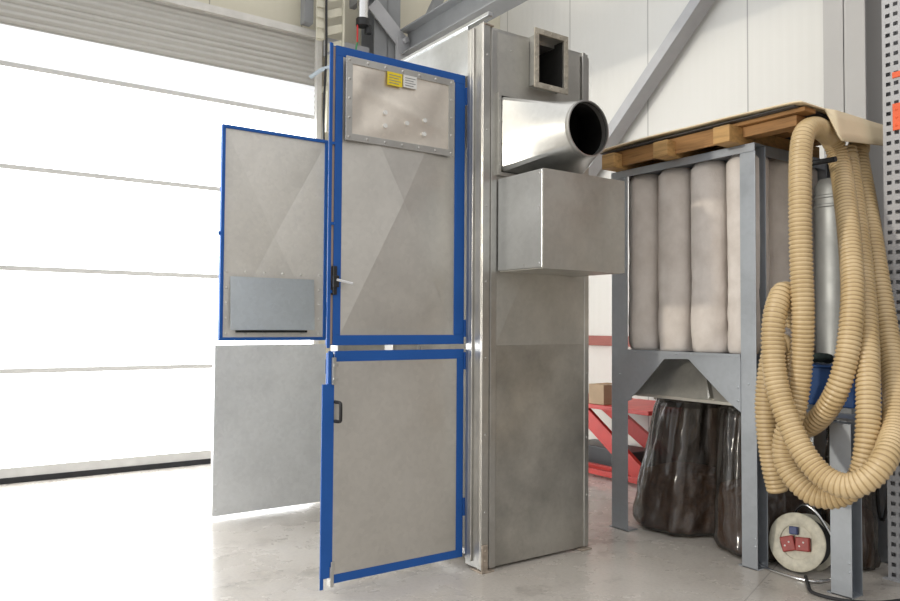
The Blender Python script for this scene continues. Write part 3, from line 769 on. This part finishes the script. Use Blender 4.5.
# fan, duct pipe, cloth behind the hoses
fan = thing('fan_unit', 'blue painted fan housing behind the hanging hoses', 'fan', (4.0, 2.15, .812))
MB().box(3.86, 4.22, 1.98, 2.285, .837, 1.038).build('housing', 'bluedark', fan, bevel=.006)
MB().box(3.83, 4.26, 1.975, 2.288, .8125, .837).build('support_plate', 'steelgrey', fan)
MB().box(3.84, 4.24, 1.98, 2.288, 1.038, 1.05).build('top_flange', 'bluedark', fan, bevel=.003)
rs = []
dp = V((4.08, 2.185, 0))
mb = MB()
pr = [(1.052, .100), (1.9, .100), (1.905, .108), (1.915, .108), (1.92, .100), (1.95, .100), (1.955, .106), (1.965, .106), (1.97, .100), (2.02, .100), (2.06, .08)]
mb.rings([[(dp.x+r*math.cos(2*PI*k/40), dp.y+r*math.sin(2*PI*k/40), z) for k in range(40)] for z, r in pr], cap=True)
dpipe = tag(mb.build('duct_pipe', 'galv_duct', base=V((dp.x, dp.y, 1.06)), smooth=True, angle=50), 'silver sheet metal duct pipe rising behind the hoses', 'pipe')
mb = MB(); rs = []
for i in range(9):
    row = []
    for j in range(13):
        u, v = j/12, i/8
        row.append((3.845+v*.06, 2.265-.17*u+.01*noise.noise(V((u*4, v*4, 1))), 1.056+.045*math.sin(PI*min(1, v*1.0+.1))*(1-.5*u)+.02*noise.noise(V((u*5, v*5, 4)))+.015))
    rs.append(row)
gl = tag(MB().rings(rs, closed=False).build('rag', 'greencloth', base=V((3.87, 2.18, 1.05)), smooth=True, solid=.02, angle=80), 'dark green crumpled rag on the blue fan housing', 'rag')

# ---------------------------------------------------------------- cable reel
RP = V((3.665, 2.172, .152)); ax = V((-1, -.10, .20)).normalized()
reel = thing('cable_reel', 'cable reel with cream drum and red sockets on the floor', 'cable reel', (RP.x, RP.y, 0))
def disc(mb, c, r, t, hole=0, n=48):
    c = V(c); a = ax.cross(V((0, 0, 1))).normalized(); b = ax.cross(a)
    def rg(rr, d): return [c+ax*d+(a*math.cos(2*PI*i/n)+b*math.sin(2*PI*i/n))*rr for i in range(n)]
    if hole: mb.rings([rg(hole, 0), rg(hole, t*.8), rg(hole+.004, t), rg(r-.008, t), rg(r, t*.6), rg(r, 0), rg(hole, 0)])
    else: mb.rings([rg(r, 0), rg(r, t)], cap=True)
    return mb
disc(MB(), RP, .145, .012, .084).build('drum_flange', 'reeldisc', reel, smooth=True)
disc(MB(), RP-ax*.13, .145, .012, .05).build('drum_flange', 'reeldisc', reel, smooth=True)
disc(MB(), RP-ax*.118, .12, .116).build('wound_cable', 'rubber', reel, smooth=True)
disc(MB(), RP-ax*.0, .084, .003).build('socket_plate', 'reeldisc', reel, smooth=True)
a_ = ax.cross(V((0, 0, 1))).normalized(); a_ = a_ if a_.dot(RGT) > 0 else -a_; b_ = ax.cross(a_); b_ = b_ if b_.z > 0 else -b_
Rm = Matrix((a_, b_, ax)).transposed()
for dx, dy, w_, h_, tilt, mt in ((-.036, -.016, .070, .074, .35, 'red'), (.037, -.004, .070, .068, .12, 'red'), (-.014, .054, .042, .040, .1, 'socketblue')):
    mt = {'red': 'socketred'}.get(mt, mt)
    mb = MB().obox(RP+ax*.016+a_*dx+b_*dy, (w_, h_, .026), Rm @ Matrix.Rotation(tilt, 3, 'Z'))
    s_ = mb.build('socket', mt, reel, bevel=.005)
    if mt == 'socketred':
        mb = MB()
        for q in ((.006, .010), (-.012, -.012)): mb.dome(RP+ax*.029+a_*(dx+q[0])+b_*(dy+q[1]), ax, .005)
        mb.build('contact', 'white', s_)
SP = [(-.03, .16, .02), (-.08, .15, .010), (-.11, .08, .009), (-.115, -.08, .009), (-.06, -.16, .010), (.12, -.165, .012), (.14, -.16, .08), (.09, -.05, .30), (.09, .05, .30), (.14, .16, .08), (.1, .165, .012), (-.04, .16, .010)]
MB().sweep(spline([V((RP.x+p[0], RP.y+p[1], p[2])) for p in SP], .012), .008, 10).build('tube_stand', 'chrome', reel, smooth=True)
cb = [(3.60, 2.09, .012), (3.50, 2.02, .010), (3.42, 1.95, .010), (3.43, 1.84, .010), (3.52, 1.73, .010), (3.70, 1.66, .010), (3.95, 1.60, .010), (4.3, 1.5, .010), (4.7, 1.35, .010)]
tag(MB().sweep(spline(cb, .02), .0085, 8).build('floor_cable', 'rubber', base=V(cb[0]), smooth=True), 'black power cable lying on the floor from the reel', 'cable')
lp = pxs([(874, 425, 4.13), (877, 470, 4.13), (878, 505, 4.13), (882, 521, 4.13), (887, 505, 4.13), (889, 470, 4.13), (887, 425, 4.13)])
tag(MB().sweep(spline(lp, .015), .008, 8).build('hanging_cable', 'rubber', base=lp[0], smooth=True), 'black cable loop hanging on the rear post', 'cable')

# ---------------------------------------------------------------- storage rack upright
rk = thing('storage_rack', 'grey perforated rack upright at the right edge of the view', 'rack', (3.99, 1.82, 0))
mb = MB(); ya, yb = 1.775, 1.862; xf = 3.95
hw = .011; cols = (1.798, 1.836); zz = 0.0; nrow = 74
edges_y = [ya, cols[0]-hw/1, cols[0]+hw/1, cols[1]-hw, cols[1]+hw, yb]
for k in range(nrow):
    z0 = k*.05; z1 = z0+.05; h0, h1_ = z0+.016, z0+.036
    for i in range(5):
        hole = i in (1, 3)
        for (za, zb, mid) in ((z0, h0, 0), (h0, h1_, 1), (h1_, z1, 0)):
            if hole and mid: continue
            mb.poly([(xf, edges_y[i], za), (xf, edges_y[i+1], za), (xf, edges_y[i+1], zb), (xf, edges_y[i], zb)])
bmesh.ops.remove_doubles(mb.bm, verts=mb.bm.verts, dist=.0005)
mb.box(xf+.0, xf+.075, ya-.002, ya, 0, 3.7).box(xf+.0, xf+.075, yb, yb+.002, 0, 3.7).box(xf+.05, xf+.052, ya, yb, 0, 3.7)
mb.box(xf-.02, xf+.1, ya-.02, yb+.02, 0, .006)
mb.build('upright', 'steellight', rk)
for z0, z1 in ((2.235, 2.37), (2.50, 2.53)):
    mb = MB().box(xf-.006, xf+.0, ya-.035, ya+.04, z0, z1).box(xf-.006, xf+.09, ya-.042, ya-.002, z0, z1)
    for k in range(3 if z1-z0 > .1 else 0):
        mb.dome((xf-.006, ya+.02, z0+.025+k*.04), (-1, 0, 0), .008)
    bc = mb.build('beam_connector', 'orange', rk, bevel=.002)
    MB().box(xf+.02, xf+.07, ya-1.6, ya-.03, z0+.02, z1-.005).build('rack_beam', 'orange', rk, bevel=.002)

# ---------------------------------------------------------------- behind the cabinet: red scissor lift, carton, wall rail
lf = thing('scissor_lift', 'red scissor lift table standing behind the grey filter frame', 'lift table', (4.6, 4.3, 0))
LX0, LX1, LY0, LY1 = 4.50, 5.2, 3.75, 5.35
MB().box(LX0, LX1, LY0+.1, LY1, .565, .60).build('platform', 'red', lf, bevel=.004)
for x, ya, yb in ((LX0+.03, 4.62, 3.92), (LX1-.07, 4.95, 4.1)):
    MB().bar((x, ya, .56), (x, yb, .08), .13, .04, (1, 0, 0)).build('scissor_arm', 'red', lf, bevel=.004)
for x in (LX0, LX0+.16, LX1-.05):
    MB().box(x, x+.05, LY0-.05, LY1, .03, .075).build('base_rail', 'red', lf, bevel=.004)
MB().box(LX0, LX1, LY0-.05, LY0, .02, .09).build('base_crossbar', 'red', lf, bevel=.004)
for y in (LY0+.05, LY1-.1):
    MB().cyl((LX0+.02, y, .03), (LX0+.06, y, .03), .03, 16).build('wheel', 'rubber', lf, smooth=True)
MB().box(LX0+.2, LX1-.2, 4.2, 4.9, .06, .22).build('pump_box', 'black', lf, bevel=.01)
ct = thing('carton', 'small brown cardboard carton on the red lift table', 'box', (4.62, 4.42, .60))
MB().box(4.52, 4.74, 4.33, 4.50, .602, .765).build('carton_body', 'card', ct, bevel=.003)
MB().box(4.518, 4.742, 4.405, 4.425, .766, .768).build('tape', 'woodend', ct)
tag(MB().box(WR-.05, WR-.002, 3.3, 6.6, 1.055, 1.15).box(WR-.06, WR-.05, 3.3, 6.6, 1.055, 1.075).build('wall_rail', 'reddark', base=V((WR-.03, 5, 1.1)), bevel=.003), 'dull red rail fixed along the white wall', 'rail')

# ---------------------------------------------------------------- light
wd = bpy.data.worlds.new('hall_daylight'); SC.world = wd; wd.use_nodes = True
nt = wd.node_tree; bg = nt.nodes['Background']
tc = nt.nodes.new('ShaderNodeTexCoord'); sp = nt.nodes.new('ShaderNodeSeparateXYZ'); nt.links.new(tc.outputs['Generated'], sp.inputs[0])
r1 = nt.nodes.new('ShaderNodeValToRGB'); e = r1.color_ramp.elements
e[0].position = .38; e[0].color = (.22, .21, .20, 1); e[1].position = .95; e[1].color = (1.0, 1.0, 1.0, 1)
e2 = e.new(.55); e2.color = (.50, .49, .47, 1)
mr = nt.nodes.new('ShaderNodeMath'); mr.operation = 'MULTIPLY_ADD'; mr.inputs[1].default_value = .5; mr.inputs[2].default_value = .5
nt.links.new(sp.outputs[2], mr.inputs[0]); nt.links.new(mr.outputs[0], r1.inputs[0])
r2 = nt.nodes.new('ShaderNodeValToRGB'); e = r2.color_ramp.elements
e[0].position = .0; e[0].color = (1.1, 1.12, 1.15, 1); e[1].position = .45; e[1].color = (1, 1, 1, 1)
mr2 = nt.nodes.new('ShaderNodeMath'); mr2.operation = 'MULTIPLY_ADD'; mr2.inputs[1].default_value = .5; mr2.inputs[2].default_value = .5
nt.links.new(sp.outputs[0], mr2.inputs[0]); nt.links.new(mr2.outputs[0], r2.inputs[0])
mxc = nt.nodes.new('ShaderNodeMix'); mxc.data_type = 'RGBA'; mxc.blend_type = 'MULTIPLY'; mxc.inputs[0].default_value = 1
nt.links.new(r1.outputs[0], mxc.inputs[6]); nt.links.new(r2.outputs[0], mxc.inputs[7]); nt.links.new(mxc.outputs[2], bg.inputs['Color'])
bg.inputs['Strength'].default_value = 1.2

sl = bpy.data.lights.new('sun', 'SUN'); sl.energy = .8; sl.angle = math.radians(2.5); sl.color = (1, .93, .80)
so = bpy.data.objects.new('sun', sl); COL.objects.link(so)
so.rotation_euler = V((1, -.10, -.14)).to_track_quat('-Z', 'Y').to_euler()
al = bpy.data.lights.new('added_left_fill', 'AREA'); al.shape = 'RECTANGLE'; al.size = 10; al.size_y = 5.2; al.energy = 130; al.color = (.88, .94, 1)  # added fill lamp on the unseen left side, lightens the far doors
ao = bpy.data.objects.new('added_left_fill', al); COL.objects.link(ao); ao.location = (-6.4, 2.4, 2.75)
ao.rotation_euler = V((1, 0, 0)).to_track_quat('-Z', 'Z').to_euler()
vs = SC.view_settings
SC.display_settings.display_device = 'sRGB'
vs.view_transform = 'Standard'; vs.look = 'None'; vs.gamma = 1; vs.exposure = 0.3; vs.use_curve_mapping = False
SC.cycles.use_denoising = True
SC.cycles.max_bounces = 8
